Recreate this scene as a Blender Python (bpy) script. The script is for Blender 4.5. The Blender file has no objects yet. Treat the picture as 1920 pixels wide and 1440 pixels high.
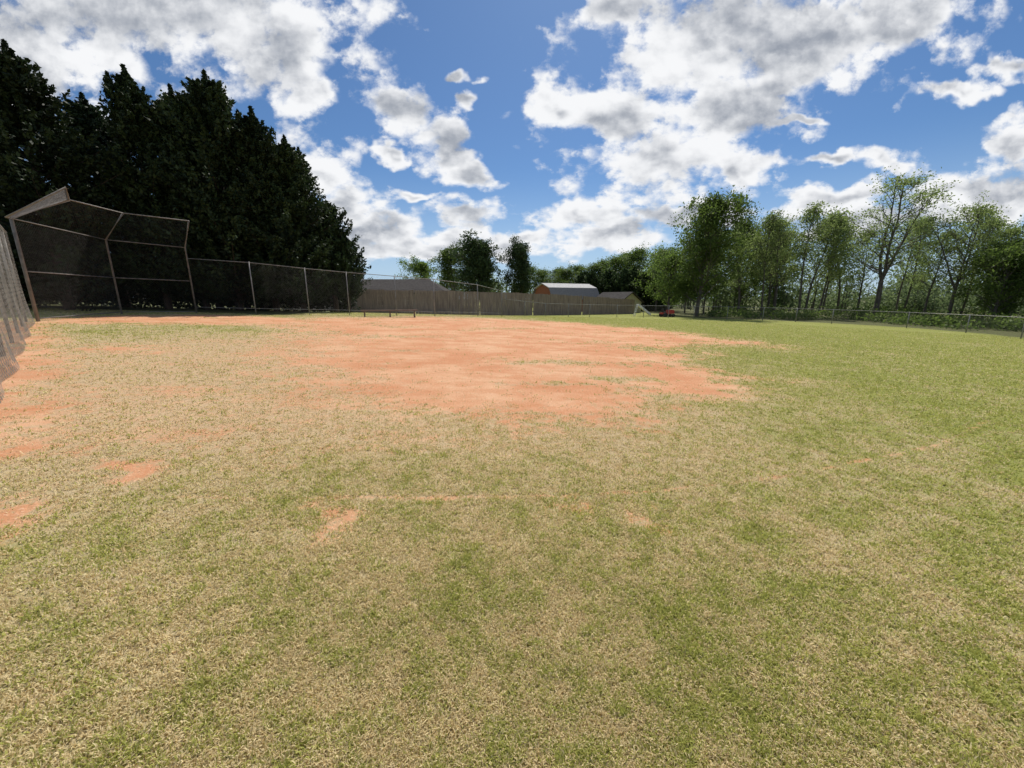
import bpy, math, random
import numpy as np
from mathutils import Vector, Matrix
random.seed(7)
rng = np.random.default_rng(11)
scene = bpy.context.scene
col = bpy.context.collection

# ------------------------------------------------------------------ terrain
def terrain(X, Y):
    X = np.asarray(X, float); Y = np.asarray(Y, float)
    a = -0.029*np.clip(X, -45, 45) + 0.005*np.clip(Y, -40, 60)
    b = -0.3 - 0.010*np.clip(X, -60, 60)
    t = np.clip((Y-28)/20, 0, 1); t = t*t*(3-2*t)
    return a*(1-t) + b*t
def tz(x, y): return float(terrain(x, y))

tab = rng.random((256, 256))
def vnoise(x, y):
    xi = np.floor(x).astype(int); yi = np.floor(y).astype(int)
    fx = x-xi; fy = y-yi
    fx = fx*fx*(3-2*fx); fy = fy*fy*(3-2*fy)
    a = tab[xi & 255, yi & 255]; b = tab[(xi+1) & 255, yi & 255]
    c = tab[xi & 255, (yi+1) & 255]; d = tab[(xi+1) & 255, (yi+1) & 255]
    return (a*(1-fx)+b*fx)*(1-fy) + (c*(1-fx)+d*fx)*fy
def fbm(x, y, o=4):
    s = 0; amp = 0.5; tot = 0
    for i in range(o):
        s = s + amp*vnoise(x*2**i+17.3*i, y*2**i+5.1*i); tot += amp; amp *= 0.55
    return s/tot
def sstep(a, b, x):
    t = np.clip((x-a)/(b-a), 0, 1); return t*t*(3-2*t)

def seg_dist(px, py, a, b):
    ax, ay = a; bx, by = b
    dx, dy = bx-ax, by-ay
    t = np.clip(((px-ax)*dx+(py-ay)*dy)/(dx*dx+dy*dy+1e-9), 0, 1)
    return np.hypot(px-ax-t*dx, py-ay-t*dy)
def poly_sd(px, py, poly):
    d = np.full(px.shape, 1e9); ins = np.zeros(px.shape, bool)
    n = len(poly)
    for i in range(n):
        a = poly[i]; b = poly[(i+1) % n]
        d = np.minimum(d, seg_dist(px, py, a, b))
        if a[1] != b[1]:
            c = ((a[1] > py) != (b[1] > py)) & (px < (b[0]-a[0])*(py-a[1])/(b[1]-a[1]) + a[0])
            ins ^= c
    return np.where(ins, d, -d)

MAIN = [(-11.9,20.7),(-11.4,23.5),(-9,25.2),(-5.4,27.9),(-.8,28.3),(4.3,25.8),(7.5,22.6),(9.1,19.2),(9.9,15.6),(6.9,14.6),(5.1,12.1),(4.6,10.1),(5.0,8.1),(3.6,6.9),(2.5,6.5),(1.91,5.5),(1.2,4.84),(.27,4.68),(-.56,4.78),(-1.3,5.2),(-2.15,5.6),(-3.1,6.4),(-4.3,7.7),(-5.3,9.5),(-6.2,12.2),(-8.4,15.4)]
STRIP = [(-20.6,17.1),(-21,21),(-19,23.5),(-12.5,23.2),(-9.8,19.7),(-12.7,17.1),(-16.2,16.3),(-19.4,15.6)]
SMALL = [
 ([(-11,9.5),(-11.3,10.6),(-9.2,10.5),(-8.7,9.3)], .6),
 ([(-5.7,4.15),(-4.93,3.98),(-4.1,3.76),(-4.25,3.45),(-4.77,3.30),(-5.4,3.45)], .2),
 ([(-3.82,3.32),(-3.46,3.38),(-3.05,3.22),(-3.0,3.0),(-3.14,2.84),(-3.53,3.02)], .12),
 ([(-20.7,17.1),(-11.2,9.7),(-8.0,6.8),(-5.8,4.96),(-5.0,4.1),(-4.7,3.5),(-6,3),(-9.4,6.2),(-22,16)], .45),
 ([(-3.9,2.60),(-3.5,2.50),(-3.25,2.34),(-3.4,2.2),(-3.9,2.2)], .2),
 ([(-1.47,2.60),(-1.29,2.66),(-1.10,2.52),(-1.2,2.36)], .14),
 ([(.5,2.72),(.96,2.82),(1.0,2.60),(.58,2.55)], .17),
]
ARC = [(-2.74,2.72),(-1.91,2.74),(-.94,2.80),(-.47,2.82),(-.09,2.86),(.44,2.92),(1.10,3.02),(1.88,3.20),(2.82,3.48),(3.93,3.88),(5.17,4.38),(7.07,5.46)]
FENCE = [(-19.8,24.5),(-16.4,25.0),(-13.7,26.4),(-11.4,27.4),(-8.4,28.4),(-5.8,29.3),(-2.8,32.0),(-.9,34.7),(3.3,38.4),(8.2,41.2),(14.3,42.4),(19.4,41.6),(25.2,39.1),(29.4,35.7),(32.4,31.8),(32.8,27.9),(30.8,23.3),(27.4,17.7)]

def fields(X, Y):
    """dirt (0..1), green (0..1), litter (0..1), dust (0..1) at ground points"""
    near = np.clip(Y/9, .12, 1)
    n1 = fbm(X*.9+40, Y*.9+9, 5)-.5
    n2 = fbm(X*4+3, Y*4+80, 4)-.5
    n3 = fbm(X*.45+11, Y*1.1+31, 4)-.5
    left = sstep(1, -5, X)
    w = (.75 + .5*near)*(1+1.0*left)
    sdm = poly_sd(X, Y, MAIN)
    D = (sdm + n1*2.8*near + n3*2.2*near + n2*(3.0+1.5*left)*near)/w
    D = np.maximum(D, (poly_sd(X, Y, STRIP)+n1*2.5+n3*1.5+n2*1.8)/1.1)
    S = np.full(X.shape, -9.)
    for p, ww in SMALL:
        S = np.maximum(S, (poly_sd(X, Y, p) + n1*ww*2.2 + n2*ww*4.5)/ww*.5 - .32)
    D = np.maximum(D, S)
    da = np.full(X.shape, 1e9)
    for i in range(len(ARC)-1): da = np.minimum(da, seg_dist(X, Y, ARC[i], ARC[i+1]))
    strength = .60*np.exp(-((X+.45)/.75)**2) + .45*np.exp(-((X-5.0)/.8)**2)+.15*np.exp(-((X-2.6)/1.0)**2)
    A = -.58 + strength + (.018-da)/.035 + (fbm(X*4, Y*10, 3)-.5)*2.2
    A = np.where(da < .1, np.minimum(A, .0), -5)
    D = np.maximum(D, A)
    isl = sstep(.60, .80, fbm(X*.55+70, Y*1.0+2, 4))*.6
    for cx, cy, rx, ry in [(.75,7.15,.55,.22),(2.5,7.8,1.0,.28),(1.5,9.6,1.6,.5),(-4.3,14.6,1.8,.4),(6.6,13.2,2.0,.9),(1.55,7.2,.35,.15),(-9.5,15.4,2.5,1.0),(6.0,8.9,.9,.35)]:
        isl = np.maximum(isl, .8*sstep(1.5, .3, np.hypot((X-cx)/rx, (Y-cy)/ry) + n2*2.8 + n1*1.6))
    dirt = sstep(-1.3, 1.0, D)*(1-.75*isl)
    dead = np.exp(-((X+6.5)/5.5)**2-((Y-9.5)/5.5)**2) + .65*np.exp(-((X+3)/5)**2-((Y-4.8)/1.5)**2)
    dead = np.clip(dead, 0, 1)
    dirt = np.maximum(dirt, dead*(.24+.38*sstep(.38, .70, fbm(X*.8+7, Y*1.5+50, 5))))
    dust = np.clip(np.maximum(dead*.85, sstep(-3.2, .5, sdm+n1*2)*(.5+.4*left)), 0, 1)
    g = .42 + .36*sstep(1.0, 9, X+.12*Y) - .30*dead + .50*(fbm(X*.75+5, Y*1.0+60, 4)-.5) + .9*(fbm(X*3.3, Y*3.3+9, 4)-.5)
    g = g - .06*sstep(2.4, 1.0, Y) - .12*dust
    g = g + .2*isl + .12*sstep(14, 25, Y)
    g = np.clip(g, 0, 1)
    cx, cy = 0.0, 12.0
    fa = np.unwrap(np.array([math.atan2(p[0]-cx, p[1]-cy) for p in FENCE])); fr = np.array([math.hypot(p[0]-cx, p[1]-cy) for p in FENCE])
    ang = np.arctan2(X-cx, Y-cy); rr = np.hypot(X-cx, Y-cy)
    lim = np.interp(ang, fa, fr)
    lit = sstep(.3, 2.0, rr-lim)*sstep(18, 23, X)*(Y > 5)
    lit = np.maximum(lit, sstep(24.5, 26.5, Y+.0*X)*sstep(-14, -16, X))
    return dirt, g, lit, dust

# ------------------------------------------------------------------ mesh helpers
def mesh_np(name, V, F, smooth=False):
    V = np.asarray(V, np.float32); F = np.asarray(F, np.int32)
    me = bpy.data.meshes.new(name)
    n, k = F.shape
    me.vertices.add(len(V)); me.vertices.foreach_set('co', V.ravel())
    me.loops.add(n*k); me.loops.foreach_set('vertex_index', F.ravel())
    me.polygons.add(n); me.polygons.foreach_set('loop_start', np.arange(0, n*k, k, dtype=np.int32))
    me.polygons.foreach_set('loop_total', np.full(n, k, np.int32))
    if smooth: me.polygons.foreach_set('use_smooth', np.ones(n, bool))
    me.update(calc_edges=True)
    return me
def fattr(me, name, arr):
    a = me.attributes.new(name, 'FLOAT', 'POINT'); a.data.foreach_set('value', np.asarray(arr, np.float32).ravel())

class Geo:
    def __init__(s): s.v = []; s.f = []
    def add(s, v, f):
        o = len(s.v); s.v += [tuple(p) for p in v]; s.f += [tuple(i+o for i in q) for q in f]; return s
    def tube(s, pts, rad, n=6, cap=True):
        pts = [Vector(p) for p in pts]
        o = len(s.v)
        for i, p in enumerate(pts):
            d = (pts[min(i+1, len(pts)-1)]-pts[max(i-1, 0)]).normalized()
            a = Vector((0, 0, 1)) if abs(d.z) < .9 else Vector((1, 0, 0))
            x = d.cross(a).normalized(); y = d.cross(x)
            r = rad[i] if isinstance(rad, (list, tuple)) else rad
            for k in range(n):
                t = 2*math.pi*k/n
                s.v.append(tuple(p + x*(math.cos(t)*r) + y*(math.sin(t)*r)))
        for i in range(len(pts)-1):
            for k in range(n):
                a0 = o+i*n+k; a1 = o+i*n+(k+1) % n
                s.f.append((a0, a1, a1+n, a0+n))
        if cap:
            s.f.append(tuple(o+k for k in range(n))[::-1]); e = o+(len(pts)-1)*n
            s.f.append(tuple(e+k for k in range(n)))
        return s
    def box(s, c, size, ux=(1, 0, 0), uy=(0, 1, 0)):
        c = Vector(c); ux = Vector(ux).normalized(); uy = Vector(uy).normalized(); uz = ux.cross(uy)
        hx, hy, hz = size[0]/2, size[1]/2, size[2]/2
        v = [c+ux*(hx*a)+uy*(hy*b)+uz*(hz*d) for d in (-1, 1) for b in (-1, 1) for a in (-1, 1)]
        return s.add(v, [(0,2,3,1),(4,5,7,6),(0,1,5,4),(2,6,7,3),(0,4,6,2),(1,3,7,5)])
    def quadwires(s, c00, c10, c11, c01, pitch, r):
        c00, c10, c11, c01 = map(Vector, (c00, c10, c11, c01))
        L = ((c10-c00).length+(c11-c01).length)/2; H = ((c01-c00).length+(c11-c10).length)/2
        def P(a, b):
            a /= L; b /= H
            return (c00*(1-a)+c10*a)*(1-b) + (c01*(1-a)+c11*a)*b
        nrm = (c10-c00).cross(c01-c00).normalized()
        k = -H
        while k < L:
            for fam in (0, 1):
                s0 = max(0, k); s1 = min(L, k+H)
                if s1-s0 < .02: continue
                t0, t1 = s0-k, s1-k
                if fam: t0, t1 = H-t0, H-t1
                p, q = P(s0, t0), P(s1, t1)
                d = (q-p).normalized(); w = d.cross(nrm)
                o = len(s.v)
                for e in (p, q):
                    s.v += [tuple(e+nrm*r), tuple(e-nrm*r*.5+w*r*.87), tuple(e-nrm*r*.5-w*r*.87)]
                s.f += [(o, o+1, o+4, o+3), (o+1, o+2, o+5, o+4), (o+2, o, o+3, o+5)]
            k += pitch
        return s

def part(name, geo, mat, parent=None, smooth=False, world=True, label=None):
    p = parent; off = Vector((0, 0, 0))
    if world:
        while p is not None: off += p.location; p = p.parent
    me = bpy.data.meshes.new(name)
    me.from_pydata([(a-off.x, b-off.y, c-off.z) for a, b, c in geo.v], [], geo.f)
    me.materials.append(mat); me.update()
    if smooth:
        for q in me.polygons: q.use_smooth = True
    o = bpy.data.objects.new(name, me); col.objects.link(o)
    if parent is not None: o.parent = parent
    if label: o['label'] = label
    return o
def root(name, loc, label, cat, group=None, rz=0):
    e = bpy.data.objects.new(name, None); col.objects.link(e); e.location = loc; e.rotation_euler = (0, 0, rz)
    e.empty_display_size = .3
    e['label'] = label; e['category'] = cat
    if group: e['group'] = group
    return e

# ------------------------------------------------------------------ materials
def mat_new(name):
    m = bpy.data.materials.new(name); m.use_nodes = True
    nt = m.node_tree; b = nt.nodes['Principled BSDF']
    return m, nt, b
def N(nt, t, **kw):
    n = nt.nodes.new(t)
    for k, v in kw.items(): setattr(n, k, v)
    return n
def noisy(name, c1, c2, scale=5, rough=.8, metallic=0, bump=.2, bscale=None, stretch=(1, 1, 1), spec=.3, detail=4):
    m, nt, b = mat_new(name); L = nt.links.new
    tc = N(nt, 'ShaderNodeTexCoord'); mp = N(nt, 'ShaderNodeMapping'); mp.inputs['Scale'].default_value = stretch
    L(tc.outputs['Object'], mp.inputs[0])
    n = N(nt, 'ShaderNodeTexNoise'); n.inputs['Scale'].default_value = scale; n.inputs['Detail'].default_value = detail
    L(mp.outputs[0], n.inputs['Vector'])
    r = N(nt, 'ShaderNodeValToRGB'); r.color_ramp.elements[0].position = .32; r.color_ramp.elements[1].position = .68
    r.color_ramp.elements[0].color = (*c1, 1); r.color_ramp.elements[1].color = (*c2, 1)
    L(n.outputs['Fac'], r.inputs[0]); L(r.outputs[0], b.inputs['Base Color'])
    b.inputs['Roughness'].default_value = rough; b.inputs['Metallic'].default_value = metallic
    b.inputs['Specular IOR Level'].default_value = spec
    if bump:
        n2 = N(nt, 'ShaderNodeTexNoise'); n2.inputs['Scale'].default_value = bscale or scale*4; L(mp.outputs[0], n2.inputs['Vector'])
        bp = N(nt, 'ShaderNodeBump'); bp.inputs['Strength'].default_value = bump; bp.inputs['Distance'].default_value = .02
        L(n2.outputs['Fac'], bp.inputs['Height']); L(bp.outputs[0], b.inputs['Normal'])
    return m
def leafmat(name, c1, c2, trans=.35, rnd=.25):
    m, nt, b = mat_new(name); L = nt.links.new
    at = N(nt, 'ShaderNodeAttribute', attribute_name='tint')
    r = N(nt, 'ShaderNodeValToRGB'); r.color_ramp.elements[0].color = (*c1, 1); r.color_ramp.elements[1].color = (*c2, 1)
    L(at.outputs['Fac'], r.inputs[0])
    oi = N(nt, 'ShaderNodeObjectInfo')
    mr = N(nt, 'ShaderNodeMapRange'); mr.inputs['To Min'].default_value = 1-rnd; mr.inputs['To Max'].default_value = 1+rnd
    L(oi.outputs['Random'], mr.inputs['Value'])
    mu = N(nt, 'ShaderNodeVectorMath', operation='SCALE'); L(r.outputs[0], mu.inputs[0]); L(mr.outputs[0], mu.inputs['Scale'])
    L(mu.outputs[0], b.inputs['Base Color']); b.inputs['Roughness'].default_value = .6; b.inputs['Specular IOR Level'].default_value = .2
    tr = N(nt, 'ShaderNodeBsdfTranslucent'); L(mu.outputs[0], tr.inputs[0])
    mx = N(nt, 'ShaderNodeMixShader'); mx.inputs[0].default_value = trans
    L(b.outputs[0], mx.inputs[1]); L(tr.outputs[0], mx.inputs[2]); L(mx.outputs[0], nt.nodes['Material Output'].inputs[0])
    return m

M_galv = noisy('galvanised_steel', (.19,.185,.175), (.31,.305,.29), 6, .6, .3, .1)
M_wire = noisy('fence_wire', (.09,.085,.08), (.15,.145,.135), 3, .6, .2, 0)
M_rust = noisy('weathered_backstop_pipe', (.16,.145,.13), (.27,.25,.23), 5, .65, .2, .1)
M_board = noisy('weathered_boards', (.185,.145,.12), (.31,.25,.205), 2.2, .9, 0, .4, 30, (3, 3, .35))
M_bark = noisy('tree_bark', (.07,.06,.048), (.16,.14,.115), 6, .95, 0, .6, 20, (2, 2, .4))
M_barkd = noisy('conifer_bark', (.03,.022,.017), (.07,.05,.04), 6, .95, 0, .5, 20, (2, 2, .4))
M_shingle = noisy('asphalt_shingles', (.05,.045,.043), (.09,.083,.078), 3, .95, 0, .5, 40, (1, 1, 3), spec=.05)
M_brick = noisy('orange_brick', (.24,.085,.045), (.33,.125,.065), 9, .9, 0, .3, 40)
M_roofshine = noisy('roof_metal_painted_highlight', (.36,.355,.345), (.50,.49,.475), 4, .75, .0, .1, spec=.1)  # grey roof metal whitened: highlight on the upper slopes put into the colour
M_greymetal = noisy('grey_roof_metal', (.14,.14,.14), (.22,.22,.22), 4, .7, .1, .1, None, (8, 1, 1))
M_cream = noisy('cream_siding', (.50,.46,.30), (.60,.56,.40), 3, .8, 0, .2, 20, (1, 1, 8))
M_beige = noisy('beige_siding', (.30,.27,.22), (.38,.34,.28), 3, .8, 0, .2, 20, (1, 1, 8))
M_glass = noisy('window_glass', (.03,.04,.05), (.06,.07,.08), 2, .1, 0, 0, spec=.6)
M_trim = noisy('white_trim', (.62,.61,.58), (.74,.73,.70), 5, .6, 0, .05)
M_red = noisy('red_paint', (.42,.03,.025), (.52,.05,.03), 5, .4, 0, .05)
M_rubber = noisy('black_rubber', (.015,.015,.015), (.03,.03,.03), 8, .8, 0, .1)
M_bench = noisy('bench_board', (.14,.10,.075), (.24,.18,.135), 3, .8, 0, .2, 20, (.5, 3, 3))
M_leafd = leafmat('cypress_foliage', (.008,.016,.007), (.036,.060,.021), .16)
M_leafc = leafmat('cedar_foliage', (.022,.044,.016), (.08,.12,.038), .28)
M_leafo = leafmat('oak_foliage', (.06,.105,.02), (.18,.255,.055), .52)
M_leafl = leafmat('spring_foliage', (.13,.185,.05), (.32,.40,.13), .52)  # light spring green, paled further so the colour suggests haze
M_leafw = leafmat('woodland_foliage', (.085,.125,.05), (.23,.29,.12), .45)

# ------------------------------------------------------------------ ground sheet
def axis(lo, fine_hi, step, far, g):
    out = list(np.arange(0, fine_hi, step)); s = step; x = out[-1]
    while x < far:
        s *= g; x += s; out.append(x)
    return out
xp = axis(0, 24, .10, 1500, 1.13); xs = np.array([-x for x in xp[::-1]][:-1]+xp)
ys = [0.0]
while ys[-1] < 1800:
    y = ys[-1]; ys.append(y + (max(.035, .009*y) if y < 48 else .12*(y-44)))
ys = np.array([-1200, -500, -200, -80, -40, -20, -10, -6, -3, -1.5, -.8, -.4]+ys)
GX, GY = np.meshgrid(xs, ys); GXf, GYf = GX.ravel(), GY.ravel()
dirt, green, lit, dust = fields(GXf, GYf)
GZ = terrain(GXf, GYf) + (fbm(GXf*.5, GYf*.5, 3)-.5)*.05*np.clip(1-np.abs(GYf)/60, 0, 1)
nx, ny = len(xs), len(ys)
ii = (np.arange(ny-1)[:, None]*nx+np.arange(nx-1)[None, :]).ravel()
me = mesh_np('ground', np.stack([GXf, GYf, GZ], 1), np.stack([ii, ii+1, ii+1+nx, ii+nx], 1), True)
fattr(me, 'dirt', dirt); fattr(me, 'green', green); fattr(me, 'litter', lit); fattr(me, 'dust', dust)
ground = bpy.data.objects.new('ground', me); col.objects.link(ground); ground['kind'] = 'structure'

def ground_mat():
    m, nt, b = mat_new('turf_and_clay'); L = nt.links.new
    geo = N(nt, 'ShaderNodeNewGeometry'); pos = geo.outputs['Position']
    def attr(n): return N(nt, 'ShaderNodeAttribute', attribute_name=n).outputs['Fac']
    def noise(s, d=4, r=.6, sc=(1, 1, 1)):
        mp = N(nt, 'ShaderNodeMapping'); mp.inputs['Scale'].default_value = sc; L(pos, mp.inputs[0])
        n = N(nt, 'ShaderNodeTexNoise', noise_dimensions='2D'); n.inputs['Scale'].default_value = s; n.inputs['Detail'].default_value = d; n.inputs['Roughness'].default_value = r
        L(mp.outputs[0], n.inputs['Vector']); return n.outputs['Fac']
    def math_(op, a, b_, c=None):
        n = N(nt, 'ShaderNodeMath', operation=op)
        for i, q in enumerate((a, b_, c)):
            if q is None: continue
            if isinstance(q, (int, float)): n.inputs[i].default_value = q
            else: L(q, n.inputs[i])
        return n.outputs[0]
    def rng_(v, a, b_, c=0., d=1., smooth=True):
        n = N(nt, 'ShaderNodeMapRange'); n.interpolation_type = 'SMOOTHSTEP' if smooth else 'LINEAR'
        L(v, n.inputs['Value']); n.inputs['From Min'].default_value = a; n.inputs['From Max'].default_value = b_
        n.inputs['To Min'].default_value = c; n.inputs['To Max'].default_value = d; return n.outputs[0]
    def mix(f, a, b_, bt='MIX'):
        n = N(nt, 'ShaderNodeMix', data_type='RGBA', blend_type=bt)
        if isinstance(f, (int, float)): n.inputs[0].default_value = f
        else: L(f, n.inputs[0])
        for i, q in ((6, a), (7, b_)):
            if isinstance(q, tuple): n.inputs[i].default_value = (*q, 1)
            else: L(q, n.inputs[i])
        return n.outputs[2]
    fine = noise(28, 4, .75); mid = noise(6, 4, .65); big = noise(.5, 6, .68, (1, 1.4, 1)); vfine = noise(120, 2, .7)
    streak = noise(1.1, 7, .72, (.8, 2.0, 1))
    dm = math_('ADD', attr('dirt'), math_('MULTIPLY_ADD', fine, 1.8, -.9))
    dm = math_('ADD', dm, math_('MULTIPLY_ADD', mid, 1.4, -.7))
    dmask = rng_(dm, .10, .90)
    gm = math_('ADD', attr('green'), math_('MULTIPLY_ADD', fine, 1.5, -.75))
    gm = math_('ADD', gm, math_('MULTIPLY_ADD', mid, .8, -.4))
    straw = mix(rng_(vfine, .3, .7), (.35,.275,.15), (.54,.445,.265))
    grn = mix(rng_(vfine, .3, .7), (.165,.19,.04), (.32,.335,.09))
    turf = mix(rng_(gm, .2, .8), straw, grn)
    turf = mix(math_('MULTIPLY', attr('dust'), .85), turf, mix(rng_(fine, .35, .65), (.44,.29,.165), (.63,.46,.29)))
    clay = mix(rng_(big, .35, .65), (.56,.245,.12), (.68,.40,.235))
    clay = mix(rng_(streak, .44, .62, 0, .5), clay, (.51,.205,.09))
    clay = mix(rng_(mid, .35, .75, 0, .35), clay, (.56,.28,.145))
    clay = mix(rng_(vfine, .52, .76, 0, .6), clay, (.28,.135,.065))
    clay = mix(rng_(fine, .54, .70, 0, .6), clay, (.77,.54,.36))
    c = mix(dmask, turf, clay)
    lit_c = mix(rng_(mid, .35, .65), (.10,.085,.045), (.13,.155,.055))
    c = mix(rng_(math_('ADD', attr('litter'), math_('MULTIPLY_ADD', mid, .8, -.4)), .3, .7), c, lit_c)
    L(c, b.inputs['Base Color']); b.inputs['Roughness'].default_value = .95; b.inputs['Specular IOR Level'].default_value = .1
    h = math_('ADD', math_('MULTIPLY', vfine, .35), fine)
    bp = N(nt, 'ShaderNodeBump'); bp.inputs['Distance'].default_value = .03; L(h, bp.inputs['Height'])
    L(rng_(dmask, 0, 1, .6, .5), bp.inputs['Strength']); L(bp.outputs[0], b.inputs['Normal'])
    return m
me.materials.append(ground_mat())

# ------------------------------------------------------------------ mown grass blades
def grass():
    n = 1200000
    u = rng.random(n)
    r = 0.85*np.exp(u**.97*math.log(40/.85)); th = (rng.random(n)-.5)*math.radians(128)
    X = r*np.sin(th); Y = r*np.cos(th)
    cl = .03*np.clip(r/3, 1, 3)
    X = X + (fbm(X*9, Y*9, 2)-.5)*cl*2; Y = Y + (fbm(X*9+50, Y*9, 2)-.5)*cl*2
    d, g, l, du = fields(X, Y)
    dn = d + (fbm(X*7+2, Y*7, 3)-.5)*1.2
    keep = rng.random(n) > np.clip(sstep(.0, 1.0, dn)*1.03, 0, .99)
    keep &= rng.random(n) > .2*(1-g)+.35*du
    keep &= l < .5
    X, Y, d, g, r, du = X[keep], Y[keep], d[keep], g[keep], r[keep], du[keep]; n = len(X)
    tuft = fbm(X*14, Y*14, 2)
    isg = rng.random(n) < np.clip(g*.95+(tuft-.5)*1.1, .07, .92)
    dist = np.clip((r-1)/9, 0, 2.2)
    H = (.010+.015*rng.random(n)+.018*np.clip(tuft-.45, 0, 1)+.004*isg)*(1+.35*dist)
    W = (.0015+.0013*rng.random(n))*(1+2.0*dist)
    a = rng.random(n)*2*math.pi; lean = np.where(isg, rng.normal(.85, .35, n), rng.normal(1.15, .3, n)); lean = np.clip(lean, 0, 1.5)
    b = rng.random(n)*2*math.pi
    z = terrain(X, Y) + (fbm(X*.5, Y*.5, 3)-.5)*.05*np.clip(1-Y/60, 0, 1) + rng.random(n)*.006*(~isg)
    ca, sa = np.cos(a), np.sin(a)
    tipx = X+ca*np.sin(lean)*H; tipy = Y+sa*np.sin(lean)*H; tipz = z+np.cos(lean)*H+.002
    mx = X+ca*np.sin(lean*.6)*H*.55; my = Y+sa*np.sin(lean*.6)*H*.55; mz = z+np.cos(lean*.6)*H*.55
    wx, wy = np.cos(b)*W, np.sin(b)*W
    V = np.stack([np.stack([X-wx, Y-wy, z-.004], 1), np.stack([X+wx, Y+wy, z-.004], 1),
                  np.stack([mx+wx*.8, my+wy*.8, mz], 1), np.stack([mx-wx*.8, my-wy*.8, mz], 1), np.stack([tipx, tipy, tipz], 1)], 1).reshape(-1, 3)
    o = np.arange(n)*5
    F = np.concatenate([np.stack([o, o+1, o+2], 1), np.stack([o, o+2, o+3], 1), np.stack([o+3, o+2, o+4], 1)])
    me = mesh_np('grass', V, F)
    fattr(me, 'kindg', np.repeat(isg.astype(float), 5)); fattr(me, 'tint', np.repeat(rng.random(n)*.75+.25*tuft, 5))
    m, nt, b_ = mat_new('grass_blades'); L = nt.links.new
    r1 = N(nt, 'ShaderNodeValToRGB'); r1.color_ramp.elements[0].color = (.58,.455,.225,1); r1.color_ramp.elements[1].color = (.92,.79,.47,1)
    r2 = N(nt, 'ShaderNodeValToRGB'); r2.color_ramp.elements[0].color = (.29,.315,.065,1); r2.color_ramp.elements[1].color = (.63,.62,.18,1)
    t = N(nt, 'ShaderNodeAttribute', attribute_name='tint'); k = N(nt, 'ShaderNodeAttribute', attribute_name='kindg')
    L(t.outputs['Fac'], r1.inputs[0]); L(t.outputs['Fac'], r2.inputs[0])
    mx_ = N(nt, 'ShaderNodeMix', data_type='RGBA'); L(k.outputs['Fac'], mx_.inputs[0]); L(r1.outputs[0], mx_.inputs[6]); L(r2.outputs[0], mx_.inputs[7])
    L(mx_.outputs[2], b_.inputs['Base Color']); b_.inputs['Roughness'].default_value = .6; b_.inputs['Specular IOR Level'].default_value = .2
    tr = N(nt, 'ShaderNodeBsdfTranslucent'); L(mx_.outputs[2], tr.inputs[0])
    ms = N(nt, 'ShaderNodeMixShader'); ms.inputs[0].default_value = .38; L(b_.outputs[0], ms.inputs[1]); L(tr.outputs[0], ms.inputs[2])
    L(ms.outputs[0], nt.nodes['Material Output'].inputs[0])
    me.materials.append(m)
    ob = bpy.data.objects.new('grass', me); col.objects.link(ob)
    ob['kind'] = 'stuff'; ob['label'] = 'short patchy mown grass, half green half straw'; ob['category'] = 'grass'
grass()

# ------------------------------------------------------------------ backstop
A = Vector((-20.0, 16.4, 0)); B = Vector((-22.0, 22.0, 0)); C = Vector((-19.8, 24.5, 0))
for p in (A, B, C): p.z = tz(p.x, p.y)
piv = {0: Vector((A.x, A.y, 4.73)), 1: Vector((B.x, B.y, 4.72)), 2: Vector((C.x, C.y, 4.62))}
tip = {0: Vector((-18.8, 17.6, 5.70)), 1: Vector((-20.4, 21.6, 5.98)), 2: Vector((-18.4, 23.35, 5.92))}
bs = root('baseball_backstop', (A.x, A.y, A.z), 'tall chain-link baseball backstop with angled overhang and steel pipe frame', 'backstop')
for i, p in enumerate((A, B, C)):
    g = Geo(); r = .06 if i == 0 else .045
    g.tube([p-Vector((0, 0, .2)), piv[i], tip[i]], r, 10)
    part('post', g, M_rust, bs, True)
for (i, a), (j, b) in (((0, A), (1, B)), ((1, B), (2, C))):
    for h in (.03, .5, 1.0):
        part('rail', Geo().tube([a.lerp(piv[i], h), b.lerp(piv[j], h)], .022, 8), M_rust, bs, True)
    part('rail', Geo().tube([tip[i], tip[j]], .026, 8), M_rust, bs, True)
    g = Geo(); g.quadwires(a, b, piv[j], piv[i], .115, .0017); g.quadwires(piv[i], piv[j], tip[j], tip[i], .115, .0013)
    part('chain_link_mesh', g, M_wire, bs)
w1 = Vector((-19.4, 15.75, 4.65)); w2 = Vector((-17.05, 15.95, 5.75))
g = Geo(); g.quadwires(piv[0], w1, w2, tip[0], .06, .0032)
part('overhang_wing_mesh', g, M_rust, bs)
part('overhang_wing_frame', Geo().tube([piv[0], w1, w2, tip[0]], .032, 8), M_rust, bs, True)

# ------------------------------------------------------------------ near side fence with netting
FH = 3.5
fa_, fb_ = Vector((-20.1, 16.2, 0)), Vector((-4.45, 2.7, 0))
sd = root('netted_side_fence', (fa_.x, fa_.y, tz(fa_.x, fa_.y)), 'tall side fence draped with weathered grey-tan woven netting', 'fence')
Ls = (fb_-fa_).length; dirv = (fb_-fa_).normalized(); nrm = Vector((-dirv.y, dirv.x, 0))
if nrm.x < 0: nrm = -nrm
for k in range(8):
    p = fa_.lerp(fb_, k/7); z = tz(p.x, p.y)
    part('post', Geo().tube([(p.x-nrm.x*.1, p.y-nrm.y*.1, z-.1), (p.x-nrm.x*.1, p.y-nrm.y*.1, z+FH)], .04, 8), M_galv, sd, True)
g = Geo(); g.tube([(fa_.x, fa_.y, tz(fa_.x, fa_.y)+FH), (fb_.x, fb_.y, tz(fb_.x, fb_.y)+FH)], .03, 8); part('top_rail', g, M_galv, sd, True)
nu, nv = 420, 40
U = np.linspace(0, Ls, nu); Vv = np.linspace(0, 1, nv)
UU, VV = np.meshgrid(U, Vv)
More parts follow.
